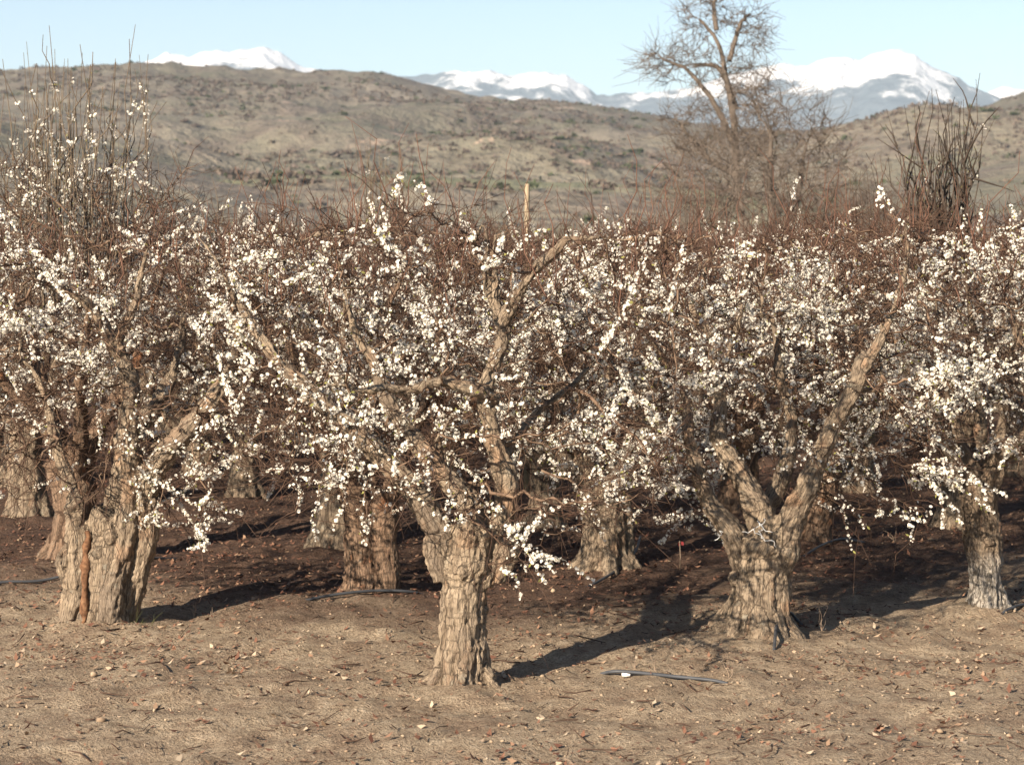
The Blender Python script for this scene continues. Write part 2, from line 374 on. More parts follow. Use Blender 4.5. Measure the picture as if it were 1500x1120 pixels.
for k in range(70):
    j = k % 4
    if k < len(spots): px, py, s = spots[k]; u0 = (px - 750) / F; best = np.linspace(.03, .66, 400); pp = hill(np.full(400, u0), best); yy = HY - (pp[:, 2] - CH) / pp[:, 1] * F; t0 = best[np.argmin(np.abs(yy - py))]; j = k % 2
    else: u0 = (rng.random() * 2 - 1) * .25; t0 = .1 + .55 * rng.random(); s = 3.2 + 2.8 * rng.random()
    p = hill(np.array([u0]), np.array([t0]))[0]
    o = obj('hillside_bush', BM[j], None, (p[0], p[1], p[2] - .3), group='bushes dotted over the hillside', category='bush',
            label='dark green rounded bush dotted on the distant hillside' if j != 2 else 'large brown leafless bush dotted on the distant hillside')
    o.scale = (s * .6, s * .6, s * .5); o.rotation_euler[2] = rng.random() * 6.28

# ------------------------------------------------------------------ orchard trees
def remesh(V, fs, voxel, smooth=4):
    me = mesh('tmp', V, fs, None); o = bpy.data.objects.new('tmp', me); C.objects.link(o)
    m = o.modifiers.new('r', 'REMESH'); m.mode = 'VOXEL'; m.voxel_size = voxel
    s = o.modifiers.new('s', 'SMOOTH'); s.iterations = smooth; s.factor = .5
    dg = bpy.context.evaluated_depsgraph_get(); ev = o.evaluated_get(dg); em = ev.to_mesh()
    v = np.empty(len(em.vertices) * 3, np.float32); em.vertices.foreach_get('co', v)
    nr_ = np.empty(len(em.vertices) * 3, np.float32); em.vertices.foreach_get('normal', nr_)
    f = np.empty(len(em.loops), np.int32); em.loops.foreach_get('vertex_index', f)
    tot = np.empty(len(em.polygons), np.int32); em.polygons.foreach_get('loop_total', tot)
    ev.to_mesh_clear(); bpy.data.objects.remove(o); bpy.data.meshes.remove(me)
    assert (tot == 4).all()
    return v.reshape(-1, 3).astype(float), nr_.reshape(-1, 3).astype(float), f.reshape(-1, 4)

def seg_info(V, paths):
    """nearest path segment for every vertex: path id and local coordinates (u, v, along)"""
    best = np.full(len(V), 1e9); pid = np.zeros(len(V), int); co = np.zeros((len(V), 3))
    for k, (p, r) in enumerate(paths):
        s0 = np.concatenate([[0], np.cumsum(np.linalg.norm(np.diff(p, axis=0), axis=1))])
        for i in range(len(p) - 1):
            d = p[i + 1] - p[i]; L = d @ d
            if L < 1e-9: continue
            w_ = V - p[i]; t = np.clip(w_ @ d / L, 0, 1); q_ = w_ - t[:, None] * d
            dist = np.linalg.norm(q_, axis=1) - (r[i] * (1 - t) + r[i + 1] * t)
            m = dist < best; best[m] = dist[m]; pid[m] = k
            dn = d / math.sqrt(L); ux = np.cross(dn, [.31, .9, .1]); ux /= np.linalg.norm(ux); uy = np.cross(dn, ux)
            co[m] = np.stack([q_[m] @ ux + k * 3.1, q_[m] @ uy, s0[i] + t[m] * math.sqrt(L)], -1)
    return pid, co

def colonize(start, start_par, att, rng, step=.085, di=.55, dk=.13, iters=60, up=.06, jit=.33):
    pos = [np.array(p) for p in start]; par = list(start_par); att = att.copy()
    Pn = np.array(pos); d = np.linalg.norm(att[:, None] - Pn[None], axis=-1); near = d.argmin(1); nd = d.min(1); kids = {}
    for it in range(iters):
        act = nd < di
        if not act.any(): break
        new = []; npar = []
        for k in np.unique(near[act]):
            if kids.get(k, 0) > 2: continue
            a = att[act & (near == k)]; v = nrm(a - pos[k]).sum(0)
            v = v / (np.linalg.norm(v) + 1e-6) + [0, 0, up] + rng.normal(0, jit, 3)
            new.append(pos[k] + step * v / (np.linalg.norm(v) + 1e-6)); npar.append(k); kids[k] = kids.get(k, 0) + 1
        if not new: break
        b = len(pos); pos += new; par += npar; N = np.array(new)
        d = np.linalg.norm(att[:, None] - N[None], axis=-1); dm = d.min(1); m = dm < nd
        near[m] = b + d.argmin(1)[m]; nd[m] = dm[m]
        ok = nd > dk; att, near, nd = att[ok], near[ok], nd[ok]
        if not len(att): break
    return np.array(pos), np.array(par)

def chains(pos, par, nstart, tip=.0034, ex=2.05, rmax=.045):
    n = len(pos); ch = [[] for _ in range(n)]
    for i in range(nstart, n): ch[par[i]].append(i)
    rad = np.full(n, tip)
    for i in range(n - 1, nstart - 1, -1):
        if ch[i]: rad[i] = min((sum(rad[c] ** ex for c in ch[i])) ** (1 / ex) + .00012, rmax)
    out = []
    for i in range(n):
        heads = ch[i] if i < nstart else sorted(ch[i], key=lambda c: -rad[c])[1:]
        for h in heads:
            c = [i, h]
            while ch[c[-1]]: c.append(max(ch[c[-1]], key=lambda x: rad[x]))
            r = rad[c].copy(); r[0] = r[1] * 1.15; out.append((pos[c], r))
    return out, rad, ch

def flowers(ctr, nor, size, rng):
    n = len(ctr); nor = nrm(nor); ref = nrm(rng.normal(0, 1, (n, 3))); u = nrm(np.cross(nor, ref)); v = np.cross(nor, u)
    cup = (.15 + .5 * rng.random(n))[:, None]; V = [ctr]
    for k in range(5):
        a = k * 1.2566 + rng.random(n) * .25
        def pt(da, rr, h): return ctr + size[:, None] * (rr * (np.cos(a + da)[:, None] * u + np.sin(a + da)[:, None] * v) + h * cup * nor)
        V += [pt(-.47, .98, .85), pt(.47, .98, .85)]
    V = np.stack(V, 1); o = 11 * np.arange(n)[:, None]
    fs = np.stack([np.concatenate([o, o + 1 + 2 * k, o + 2 + 2 * k], 1) for k in range(5)], 1).reshape(-1, 3)
    return V.reshape(-1, 3), fs

def twig_paths(p0, dirs, L, rng, N=5, bend=.35, droop=0.0, wobble=.06):
    T = len(p0); t = np.linspace(0, 1, N)[None, :, None]; side = rng.normal(0, bend, (T, 1, 3)); wob = rng.normal(0, wobble, (T, N, 3)) * np.minimum(t * 2, 1)
    dr = np.broadcast_to(np.asarray(droop), (T,))[:, None, None] * np.array([0, 0, -1.0])
    return p0[:, None] + L[:, None, None] * (dirs[:, None] * t + (side + dr) * t * t * .6 + wob)

def make_tree(name, label, base, trunk, limbs, seed, mat=None, voxel=.0145, crown_r=(1.6, 1.7), crown_z=(1.15, 3.2), natt=620, sprays=(), flower=.6,
              tall=None, group=None, extra=(), decay=(), off=(0, 0), lumps=3, flutes=7, twig_k=2.1, hang=.35, clear=None):
    rng = np.random.default_rng(seed); mat = mat or M_bark
    root = bpy.data.objects.new(name, None); C.objects.link(root); root.location = (base[0], base[1], 0); root['label'] = label; root['category'] = 'tree'
    if group: root['group'] = group
    paths = []; bag = Bag(); isl = []
    def addp(p, r, limb, n=None, wig=.012, sides=12):
        n = n or max(6, int(len(p) * 5)); pp = catmull(p, n); rr = np.interp(np.linspace(0, 1, n), np.linspace(0, 1, len(r)), r)
        off_ = np.linspace(0, 9, n)[:, None] + seed * 3.3 + len(paths) * 5.1
        wv = np.concatenate([vnoise(np.hstack([off_, off_ * 0 + k, off_ * 0]), seed + k)[:, None] for k in range(3)], 1)
        pp = pp + wv * wig * np.linspace(.2, 1, n)[:, None] * 2; rr = rr * (1 + .10 * vnoise(np.hstack([off_ * 1.7, off_ * 0 + 9, off_ * 0]), seed))
        V, fs = tubes(pp[None], rr[None], sides); bag.add(V, fs); paths.append((pp, rr)); isl.append(limb)
    for p, r in trunk: addp(p, r, -1, wig=.008)
    # flutes, root flares and burls on the main column
    p, r = trunk[0]; p = np.array(p); r = np.array(r); nfl = flutes
    for k in range(nfl):
        a = k * 6.283 / nfl + rng.random() * .6; tw = rng.normal(0, .5); zz = np.linspace(0, 1, 6)
        cc = catmull(p, 6); rr = np.interp(zz, np.linspace(0, 1, len(r)), r); e = .78 + .12 * rng.random()
        pts = cc + np.stack([np.cos(a + tw * zz) * rr * e, np.sin(a + tw * zz) * rr * e, 0 * zz], -1)
        pts[0] += np.array([math.cos(a), math.sin(a), 0]) * r[0] * (.12 + .3 * rng.random()); pts[0, 2] = -.06
        addp(pts, rr * (.24 + .14 * rng.random()) * np.linspace(1.15, .35, 6), -1, 14, .012, 8)
    for k in range(6):
        a = k * 1.047 + rng.random() * .8; o_ = np.array([math.cos(a), math.sin(a), 0]); q_ = r[0]; e = 1.25 + .45 * rng.random()
        addp([p[0] * [1, 1, 0] + o_ * q_ * .6 + [0, 0, .26], p[0] * [1, 1, 0] + o_ * q_ * .98 + [0, 0, .09], p[0] * [1, 1, 0] + o_ * q_ * e + [0, 0, -.02]], [q_ * .22, q_ * .27, q_ * .14], -1, 9, .008, 8)
    for k in range(lumps):
        t = rng.random() * .8 + .15; a = rng.random() * 6.28; c = catmull(p, 20)[int(t * 19)]; rr = np.interp(t, np.linspace(0, 1, len(r)), r)
        o_ = np.array([math.cos(a), math.sin(a), 0]); s = rr * (.2 + .16 * rng.random())
        addp([c + o_ * rr * .75 - [0, 0, s], c + o_ * rr * .95, c + o_ * rr * .75 + [0, 0, s]], [s * .5, s, s * .5], -1, 7, .004, 8)
    lm2 = []
    for p, r in limbs:            # limbs that are not sawn off run out into thin wandering ends
        p = [np.array(x, float) for x in p]; r = [x * f_ for x, f_ in zip(r, np.linspace(.95, .78, len(r)))]
        if r[-1] < .05:
            dv = nrm(p[-1] - p[-2]); e1 = p[-1] + dv * .24 + rng.normal(0, .07, 3); e2 = e1 + nrm(dv + rng.normal(0, .45, 3)) * .28; e3 = e2 + nrm(dv + rng.normal(0, .6, 3)) * .22
            for e in (e1, e2, e3): e[2] = min(e[2], 3.12)
            p += [e1, e2, e3]; r += [r[-1] * .72, r[-1] * .45, .007]
        lm2.append((p, r))
    limbs = lm2
    for k, (p, r) in enumerate(limbs): addp(p, r, k, wig=.032)
    for p, r in extra: addp(p, r, -1, 8, .004, 8)
    V, Nn, Fq = remesh(np.vstack(bag.V), [np.vstack(f) for f in bag.F.values()], voxel)
    lab_ = np.arange(len(V))             # keep the outer skin only, not the hollows sealed inside it
    while True:
        mn = lab_[Fq].min(1); new_ = lab_.copy(); np.minimum.at(new_, Fq.ravel(), np.repeat(mn, 4)); new_ = new_[new_]
        if (new_ == lab_).all(): break
        lab_ = new_
    u_, c_ = np.unique(lab_, return_counts=True); kv = lab_ == u_[c_.argmax()]; rm_ = np.cumsum(kv) - 1; Fq = rm_[Fq[kv[Fq[:, 0]]]]; V, Nn = V[kv], Nn[kv]
    pid, co = seg_info(V, paths)
    sc = co * [1, 1, .2]
    ridg = 1 - np.abs(fbm(sc * 27, 4, seed, .65)); lum = fbm(V * 5, 2, seed + 4)
    disp = (ridg - .75) * .028 + lum * .008; E_ = np.concatenate([Fq[:, [0, 1]], Fq[:, [1, 2]], Fq[:, [2, 3]], Fq[:, [3, 0]]])
    deg = np.bincount(E_[:, 0], minlength=len(V)).clip(1)
    for _ in range(2): disp = .4 * disp + .6 * np.bincount(E_[:, 0], disp[E_[:, 1]], len(V)) / deg
    V = V + Nn * (disp + .009 * vnoise(V * 42, seed + 8))[:, None]
    lid = np.array([isl[k] for k in range(len(paths))])[pid]; fl = lid[Fq][:, 0].copy()
    for k in range(-1, len(limbs)):      # hand stray islands of a limb's faces to the neighbour that surrounds them
        fi_ = np.where(fl == k)[0]
        if len(fi_) < 2: continue
        lab_ = np.arange(len(V)); fv = Fq[fi_]
        while True:
            mn = lab_[fv].min(1); new_ = lab_.copy(); np.minimum.at(new_, fv.ravel(), np.repeat(mn, 4)); new_ = new_[new_]
            if (new_ == lab_).all(): break
            lab_ = new_
        cl_ = lab_[fv[:, 0]]; u_, c_ = np.unique(cl_, return_counts=True)
        for isl_ in u_[c_ < c_.max()]:
            mem = fi_[cl_ == isl_]; touch = np.isin(Fq, np.unique(Fq[mem])).any(1) & (fl != k)
            fl[mem] = np.bincount(fl[touch] + 1).argmax() - 1 if touch.any() else -1
    full = mesh('t', V, [Fq], None, True); full.update()
    vn = np.empty(len(V) * 3, np.float32); full.vertices.foreach_get('normal', vn); vn = vn.reshape(-1, 3); bpy.data.meshes.remove(full)
    for k in range(-1, len(limbs)):
        sel = Fq[fl == k]
        if len(sel) < 8: continue
        used, inv = np.unique(sel, return_inverse=True)
        me = mesh('trunk' if k < 0 else 'limb', V[used], [inv.reshape(-1, 4)], mat, True); attr(me, 'bark', co[used], 'FLOAT_VECTOR')
        me.normals_split_custom_set_from_vertices([tuple(x) for x in vn[used]])
        obj('trunk' if k < 0 else 'limb', me, root)
    for (c, s) in decay:   # hollow of crumbling heartwood
        cpts = np.array(c); V2, f2 = tubes(catmull(cpts, 14)[None] + rng.normal(0, .008, (1, 14, 3)), np.full((1, 14), s) * (1 + .3 * rng.normal(0, 1, (1, 14))), 8)
        obj('decayed_heartwood', mesh('decayed_heartwood', V2, f2, M_decay, True), root, label='dark crumbling wood inside the split trunk')
    # ---- branches
    st = []; 
    for p, r in limbs:
        pp = catmull(p, max(8, len(p) * 4)); m0 = int(len(pp) * .35); st += list(pp[m0:])
    st = np.array(st); n0 = len(st)
    a = []
    while len(a) < natt * 1.35:
        ang = rng.random() * 6.283; rad = math.sqrt(rng.random()); z = crown_z[0] + (crown_z[1] + .22 * math.sin(4 * math.cos(ang) + seed) * math.cos(3 * math.sin(ang)) - crown_z[0]) * rng.random() ** .9
        k = (z - crown_z[0]) / (crown_z[1] - crown_z[0]); wd = .62 + .45 * math.sin(min(k, 1) * 2.2 + .3)
        pt = np.array([off[0] + math.cos(ang) * rad * crown_r[0] * wd, off[1] + math.sin(ang) * rad * crown_r[1] * wd, z])
        if clear is not None and clear(pt) and rng.random() < .75: continue
        a.append(pt)
    for c_, s_, m_ in sprays: a += list(np.array(c_) + rng.normal(0, 1, (m_, 3)) * s_)
    pos, par = colonize(st, [-1] * n0, np.array(a), rng)
    cs, rad, ch = chains(pos, par, n0)
    bag = Bag()
    for p, r in cs:
        if len(p) < 2: continue
        V, fs = tubes(p[None], r[None], 6 if r[0] > .014 else 3, cap=False); bag.add(V, fs)
    obj('branches', bag.build('branches', M_branch, True), root, kind='stuff')
    # ---- twigs and shoots
    fine = np.array([i for i in range(n0, len(pos)) if rad[i] < .013]); cnt = rng.poisson(twig_k, len(fine)); src = np.repeat(fine, cnt); T = len(src)
    ctr = np.array([off[0], off[1], 2.0]); out = nrm(pos[src] - ctr) * [1, 1, .4]
    d = nrm(out * .7 + rng.normal(0, .75, (T, 3)) + [0, 0, .25]); L = .08 + .38 * rng.random(T) ** 1.6
    low = np.clip((1.75 - pos[src][:, 2]) * 1.2, 0, 1); L = L * (1 + low * .3)
    TN = 4 if group is None else 3
    tp = twig_paths(pos[src], d, L, rng, TN, .35, low * hang)
    ph_ = nrm(rng.normal(0, 1, (T, 3)))
    V, fs = tubes(tp, np.linspace(.0031, .0013, TN)[None] * (.8 + .7 * rng.random((T, 1))), 3, False, ph_)
    obj('twigs', mesh('twigs', V, fs, M_twig), root, kind='stuff')
    top = np.array([i for i in range(n0, len(pos)) if pos[i][2] > 2.55]); 
    ns = 85 if group is None else 50; si = rng.choice(top, ns); d = nrm(rng.normal(0, .16, (ns, 3)) + [0, 0, 1]); L = .12 + .72 * rng.random(ns) ** 2.0
    sp = twig_paths(pos[si], d, L, rng, 5, .12); sr = np.linspace(.0048, .0018, 5)[None] * (.8 + .5 * rng.random((ns, 1)))
    if tall is not None:      # unpruned water shoots standing well above the hedge line
        tc_, tn, tr_, tl0, tl1, nfl_, smat, spread, wb = tall; b = np.array(tc_) + rng.normal(0, 1, (tn, 3)) * [tr_ * .45, tr_ * .45, .12]
        d = nrm((b - np.array(tc_)) * [spread, spread, 0] + rng.normal(0, .035, (tn, 3)) + [0, 0, 1]); L2 = tl0 + (tl1 - tl0) * rng.random(tn) ** .8
        sp2 = twig_paths(b, d, L2, rng, 5, .04 + wb, 0, wb)
        m_ = rng.integers(0, tn, int(tn * 1.6)); fk = 1 + 2 * rng.random(len(m_)); i_ = fk.astype(int); f_ = (fk - i_)[:, None]      # side shoots forking off
        b2 = sp2[m_, i_] * (1 - f_) + sp2[m_, i_ + 1] * f_; d2 = nrm(nrm(sp2[m_, 4] - sp2[m_, 0]) + rng.normal(0, .36, (len(m_), 3)))
        sp2 = np.concatenate([sp2, twig_paths(b2, d2, L2[m_] * (.12 + .28 * rng.random(len(m_))), rng, 5, .2, 0, .04)]); tn = len(sp2); sp = np.concatenate([sp, sp2]); sr = np.concatenate([sr, np.linspace(.0085 if smat is M_water_shoot else .014, .003, 5)[None] * (.7 + .5 * rng.random((tn, 1)))])
    V, fs = tubes(sp, sr, 4, False, nrm(rng.normal(0, 1, (len(sp), 3)))); obj('shoots', mesh('shoots', V, fs, M_shoot if tall is None else smat), root, kind='stuff')
    # ---- blossoms
    w0 = pos[src] + [base[0], base[1], 0]
    nz = fbm(w0 * 2.0, 2, 101) * 1.2 + .5 * vnoise(w0 * 6.5, 55); hz = np.clip((3.25 - pos[src][:, 2]) * 1.8, .12, 1)
    fp = np.clip((-.04 + nz * 1.45) * hz, 0.03, 1) * flower; yes = rng.random(T) < fp
    ft = tp[yes]; fL = L = np.linalg.norm(ft[:, -1] - ft[:, 0], axis=1); nf = np.maximum(4, (fL / (.0088 if group is None else .011)).astype(int)); fi = np.repeat(np.arange(len(ft)), nf)
    s = (.12 + .88 * rng.random(len(fi))) * (TN - 1.001); i0 = s.astype(int); fr = (s - i0)[:, None]
    pc = ft[fi, i0] * (1 - fr) + ft[fi, i0 + 1] * fr; nd = nrm(rng.normal(0, 1, pc.shape) + [-.25, -.5, .3]); pc = pc + nd * (.004 + .022 * rng.random((len(pc), 1)))
    # spur clusters straight on the thin branches
    nzb = fbm((pos + [base[0], base[1], 0]) * 2.0, 2, 101) * 1.3; fb = np.array([i for i in fine if rng.random() < np.clip(-.02 + nzb[i] * 1.2, 0, 1) * flower * np.clip((3.1 - pos[i][2]) * 2.5, .1, 1)], int)
    ci = np.repeat(fb, rng.integers(4, 8, len(fb))); n2 = nrm(rng.normal(0, 1, (len(ci), 3)) + [-.2, -.4, .2]); pc2 = pos[ci] + rng.normal(0, .022, (len(ci), 3)) + n2 * .014
    if tall is not None:
        nc_ = nfl_ // 6; m = np.repeat(rng.integers(0, len(sp2), nc_), 6); tq = np.clip(np.repeat(rng.random(nc_) ** 1.7 * 3.5, 6) + rng.normal(0, .05, nc_ * 6), 0, 3.9); nfl_ = nc_ * 6; i0 = tq.astype(int); fr = (tq - i0)[:, None]
        pc3 = sp2[m, i0] * (1 - fr) + sp2[m, i0 + 1] * fr + rng.normal(0, .016, (nfl_, 3)); pc2 = np.vstack([pc2, pc3]); n2 = np.vstack([n2, nrm(rng.normal(0, 1, (nfl_, 3)))])
    pc = np.vstack([pc, pc2]); nd = np.vstack([nd, n2]); ok = pc[:, 2] > .66
    if clear is not None: ok &= ~(np.array([bool(clear(p_)) for p_ in pc]) & (rng.random(len(pc)) < .6))
    pc, nd = pc[ok], nd[ok]; nF = len(pc)
    V, fs = flowers(pc, nd, (.0092 + .0056 * rng.random(nF)) * (1 if group is None else 1.15) * np.where(rng.random(nF) < .15, .6, 1), rng)
    me = mesh('blossoms', V, [fs], M_petal); tone = np.repeat(rng.random(nF) * .93, 11); tone[::11] = .98; attr(me, 'tone', tone)
    obj('blossoms', me, root, kind='stuff')
    # ---- a few young leaves and buds
    nl = int(nF * .10); li = rng.integers(0, nF, nl); u = nrm(rng.normal(0, 1, (nl, 3))); v = nrm(np.cross(u, rng.normal(0, 1, (nl, 3)))); b = pc[li] + u * .01; sz = (.008 + .012 * rng.random(nl))[:, None]
    if tall is not None:
        m = rng.integers(0, len(sp2), 1500); tq = rng.random(1500) * 3.99; i0 = tq.astype(int); fr = (tq - i0)[:, None]
        b = np.vstack([b, sp2[m, i0] * (1 - fr) + sp2[m, i0 + 1] * fr + rng.normal(0, .005, (1500, 3))]); u = np.vstack([u, nrm(rng.normal(0, .5, (1500, 3)) + [0, 0, 1])]); v = np.vstack([v, nrm(rng.normal(0, 1, (1500, 3)))]); sz = np.vstack([sz, np.full((1500, 1), .008)]); nl += 1500
    V = np.stack([b, b + sz * (u + .45 * v), b + 2 * sz * u, b + sz * (u - .45 * v)], 1).reshape(-1, 3)
    obj('young_leaves', mesh('young_leaves', V, [np.arange(4 * nl).reshape(-1, 4)], M_leaf), root, kind='stuff')
    return root

def hero(d, bpx, bpy_):
    """photo pixels -> tree-local metres at the tree's own distance"""
    sc = d / F; bx = (bpx - 750) * sc
    def pt(px, py, dd=0.0): return np.array([(px - 750) * sc - bx, dd, CH - (py - HY) * sc])
    def line(*pts): return [pt(*p) for p in pts]
    def rad(*r): return [x * sc for x in r]
    return (bx, d), line, rad

def dist(py): return F * CH / (py - HY)
heroes = []
# front tree of the first row: straight trunk, three forks
d = dist(1003); B, L, r = hero(d, 676, 1003)
make_tree('plum_tree', 'blossoming plum tree with straight single trunk at the end of the front row', B,
    [(L((676, 1012), (678, 930), (680, 860), (684, 810), (690, 770)), r(39, 34, 34, 42, 40))],
    [(L((680, 850, 0), (655, 790, -.05), (612, 722, -.1), (540, 645, -.12), (470, 580, -.1), (410, 520, 0), (352, 455, .1), (325, 400, .1)), r(26, 24, 19, 16, 13, 12, 9, 5)),
     (L((690, 820, .05), (700, 760, .05), (640, 688, .2), (575, 610, .35), (545, 540, .4), (508, 480, .45), (490, 410, .5)), r(30, 25, 18, 13, 11, 9, 5)),
     (L((700, 850, .03), (735, 775, .0), (738, 700, 0), (722, 630, 0), (717, 560, -.03), (733, 470, 0)), r(26, 24, 19, 15, 14, 13)),
     (L((733, 475, 0), (714, 400, .1), (708, 335, .12)), r(11, 9, 5)),
     (L((733, 475, 0), (768, 415, -.1), (800, 372, -.15), (850, 352, -.2)), r(12, 11, 9, 5)),
     (L((722, 590, 0), (700, 567, -.12), (650, 558, -.25), (585, 569, -.35)), r(13, 12, 10, 8)),
     (L((728, 690, .1), (790, 615, .5), (850, 570, .8), (900, 500, 1.1)), r(9, 7, 5, 3)),
     (L((672, 830, -.1), (690, 770, -.17), (682, 735, -.2)), r(14, 11, 9))],
    31, flutes=4, lumps=2, voxel=.0112, crown_r=(1.75, 1.5), off=(.05, .15), natt=640, extra=[(L((650, 850, -.03), (642, 800, -.03), (655, 770, 0)), r(16, 24, 14)), (L((725, 850, 0), (742, 800, 0), (730, 765, 0)), r(16, 22, 14))],
    sprays=[(L((520, 680, -.2))[0], (.22, .2, .2), 60), (L((745, 800, -.25))[0], (.09, .08, .12), 16), (L((800, 760, -.1))[0], (.16, .15, .08), 22), (L((440, 610, 0))[0], (.2, .2, .2), 40)], clear=lambda p: p[1] < .05 and -1.45 < p[0] < .7 and p[2] < 2.8 and p[2] > 1.25)
# second tree of the front row: thick trunk, splayed limbs, twine
d = dist(932); B, L, r = hero(d, 1110, 932); T4 = (B, L, r, d)
make_tree('plum_tree', 'plum tree with thick trunk tied with white twine and a long bare limb', B,
    [(L((1108, 942), (1112, 890), (1116, 830), (1118, 785)), r(54, 43, 42, 46))],
    [(L((1100, 840, -.02), (1075, 785, -.06), (1042, 740, -.1), (1022, 690, -.1), (1015, 640, -.05), (1008, 590, .05), (970, 520, .1)), r(26, 22, 17, 13, 11, 9, 5)),
     (L((1118, 830, 0), (1115, 760, 0), (1085, 690, .05), (1052, 645, .1), (1062, 590, .2), (1058, 530, .3)), r(30, 25, 19, 14, 12, 11)),
     (L((1058, 535, .3), (1040, 470, .35), (1030, 400, .4)), r(9, 7, 4)), (L((1058, 535, .3), (1085, 480, .35), (1100, 400, .4)), r(9, 7, 4)),
     (L((1128, 840, -.05), (1156, 770, -.1), (1188, 690, -.14), (1222, 605, -.18), (1270, 522, -.2)), r(30, 22, 17, 17, 16)),
     (L((1262, 535, -.2), (1302, 460, -.1), (1328, 380, 0), (1330, 310, .05)), r(10, 6, 4, 3)),
     (L((1240, 570, -.15), (1290, 560, -.1), (1286, 540, -.1)), r(6, 4, 3)),
     (L((1325, 330, 0), (1290, 308, -.1), (1240, 318, -.2), (1170, 345, -.3)), r(5, 5, 4, 2)),
     (L((1100, 800, .2), (1160, 700, .5), (1175, 600, .8), (1150, 480, 1.0)), r(18, 14, 11, 6))],
    47, voxel=.0118, crown_r=(1.75, 1.5), off=(.1, .3), natt=600, extra=[(L((1085, 925, -.05), (1055, 925, -.1), (1035, 940, -.12)), r(24, 20, 10)), (L((1145, 830, -.1), (1152, 800, -.14), (1150, 780, -.1)), r(14, 20, 12))],
    sprays=[(L((1230, 720, .1))[0], (.25, .2, .12), 45), (L((1000, 690, 0))[0], (.2, .2, .16), 36), (L((1320, 690, .1))[0], (.2, .2, .15), 36)], clear=lambda p: p[1] < .0 and -.6 < p[0] < 1.1 and p[2] < 2.5)
# left tree: broad split trunk of fused strands
d = dist(917); B, L, r = hero(d, 150, 917)
make_tree('plum_tree', 'old plum tree with broad split trunk of twisted strands and a decayed hollow', B,
    [(L((152, 925), (156, 860), (160, 800), (165, 750)), r(30, 33, 36, 30)),
     (L((100, 925, -.05), (113, 850, -.02), (114, 790, 0), (106, 735, 0)), r(20, 19, 17, 15)),
     (L((165, 925, -.12), (170, 850, -.12), (186, 780, -.1), (190, 700, -.03), (186, 640, 0)), r(19, 20, 20, 20, 19)),
     (L((182, 925, .05), (200, 850, 0), (215, 790, -.03), (214, 740, -.03), (208, 690, .0)), r(16, 17, 18, 20, 19))],
    [(L((188, 690, 0), (190, 620, 0), (182, 560, .03), (164, 505, .05)), r(22, 18, 17, 15)),
     (L((164, 510, .05), (130, 450, 0), (70, 415, -.1), (45, 395, -.1)), r(10, 9, 7, 4)), (L((166, 510, .05), (190, 440, .2), (210, 370, .3)), r(11, 8, 4)),
     (L((212, 725, -.02), (240, 672, -.05), (285, 620, -.05), (318, 575, 0), (345, 510, .1), (330, 430, .2)), r(22, 19, 17, 13, 9, 4)),
     (L((110, 750, 0), (104, 722, .05), (70, 640, .3), (40, 560, .4)), r(15, 12, 10, 5)),
     (L((160, 770, .15), (175, 660, .5), (230, 560, .8), (250, 450, .9)), r(20, 15, 11, 5))],
    53, mat=M_bark, voxel=.012, crown_r=(1.8, 1.5), off=(.0, .2), natt=620, lumps=4, decay=[(L((128, 915, -.16), (130, 840, -.14), (132, 775, -.12)), .03)],
    extra=[(L((95, 845, -.05), (92, 820, -.06), (98, 800, -.03)), r(6, 10, 6))], sprays=[(L((295, 710, -.1))[0], (.2, .2, .28), 70), (L((90, 690, -.25))[0], (.3, .15, .14), 60), (L((140, 700, -.3))[0], (.2, .1, .1), 30)], clear=lambda p: p[1] < 0 and -.2 < p[0] < 1.0 and 1.3 < p[2] < 2.3)
# right tree: slim pale foot below a swollen graft
d = dist(888); B, L, r = hero(d, 1446, 888)
make_tree('plum_tree', 'plum tree with slim pale grey foot below a swollen brown trunk', B,
    [(L((1446, 895), (1444, 850), (1442, 810), (1438, 770), (1432, 720)), r(24, 21, 27, 30, 27))],
    [(L((1432, 760), (1424, 700, 0), (1400, 640, .05), (1392, 560, .1), (1375, 470, .1)), r(24, 19, 14, 10, 5)),
     (L((1440, 740, 0), (1455, 690, -.05), (1480, 645, -.1), (1515, 600, -.1), (1570, 520, 0)), r(20, 17, 14, 11, 6)),
     (L((1432, 740, .1), (1445, 640, .3), (1450, 520, .4), (1430, 400, .4)), r(16, 12, 9, 5)),
     (L((1450, 520, .3), (1480, 420, .2), (1500, 400, .1), (1380, 395, -.3)), r(8, 7, 7, 4))],
    61, mat=M_bark_foot, voxel=.0145, crown_r=(1.7, 1.5), natt=560, lumps=5)
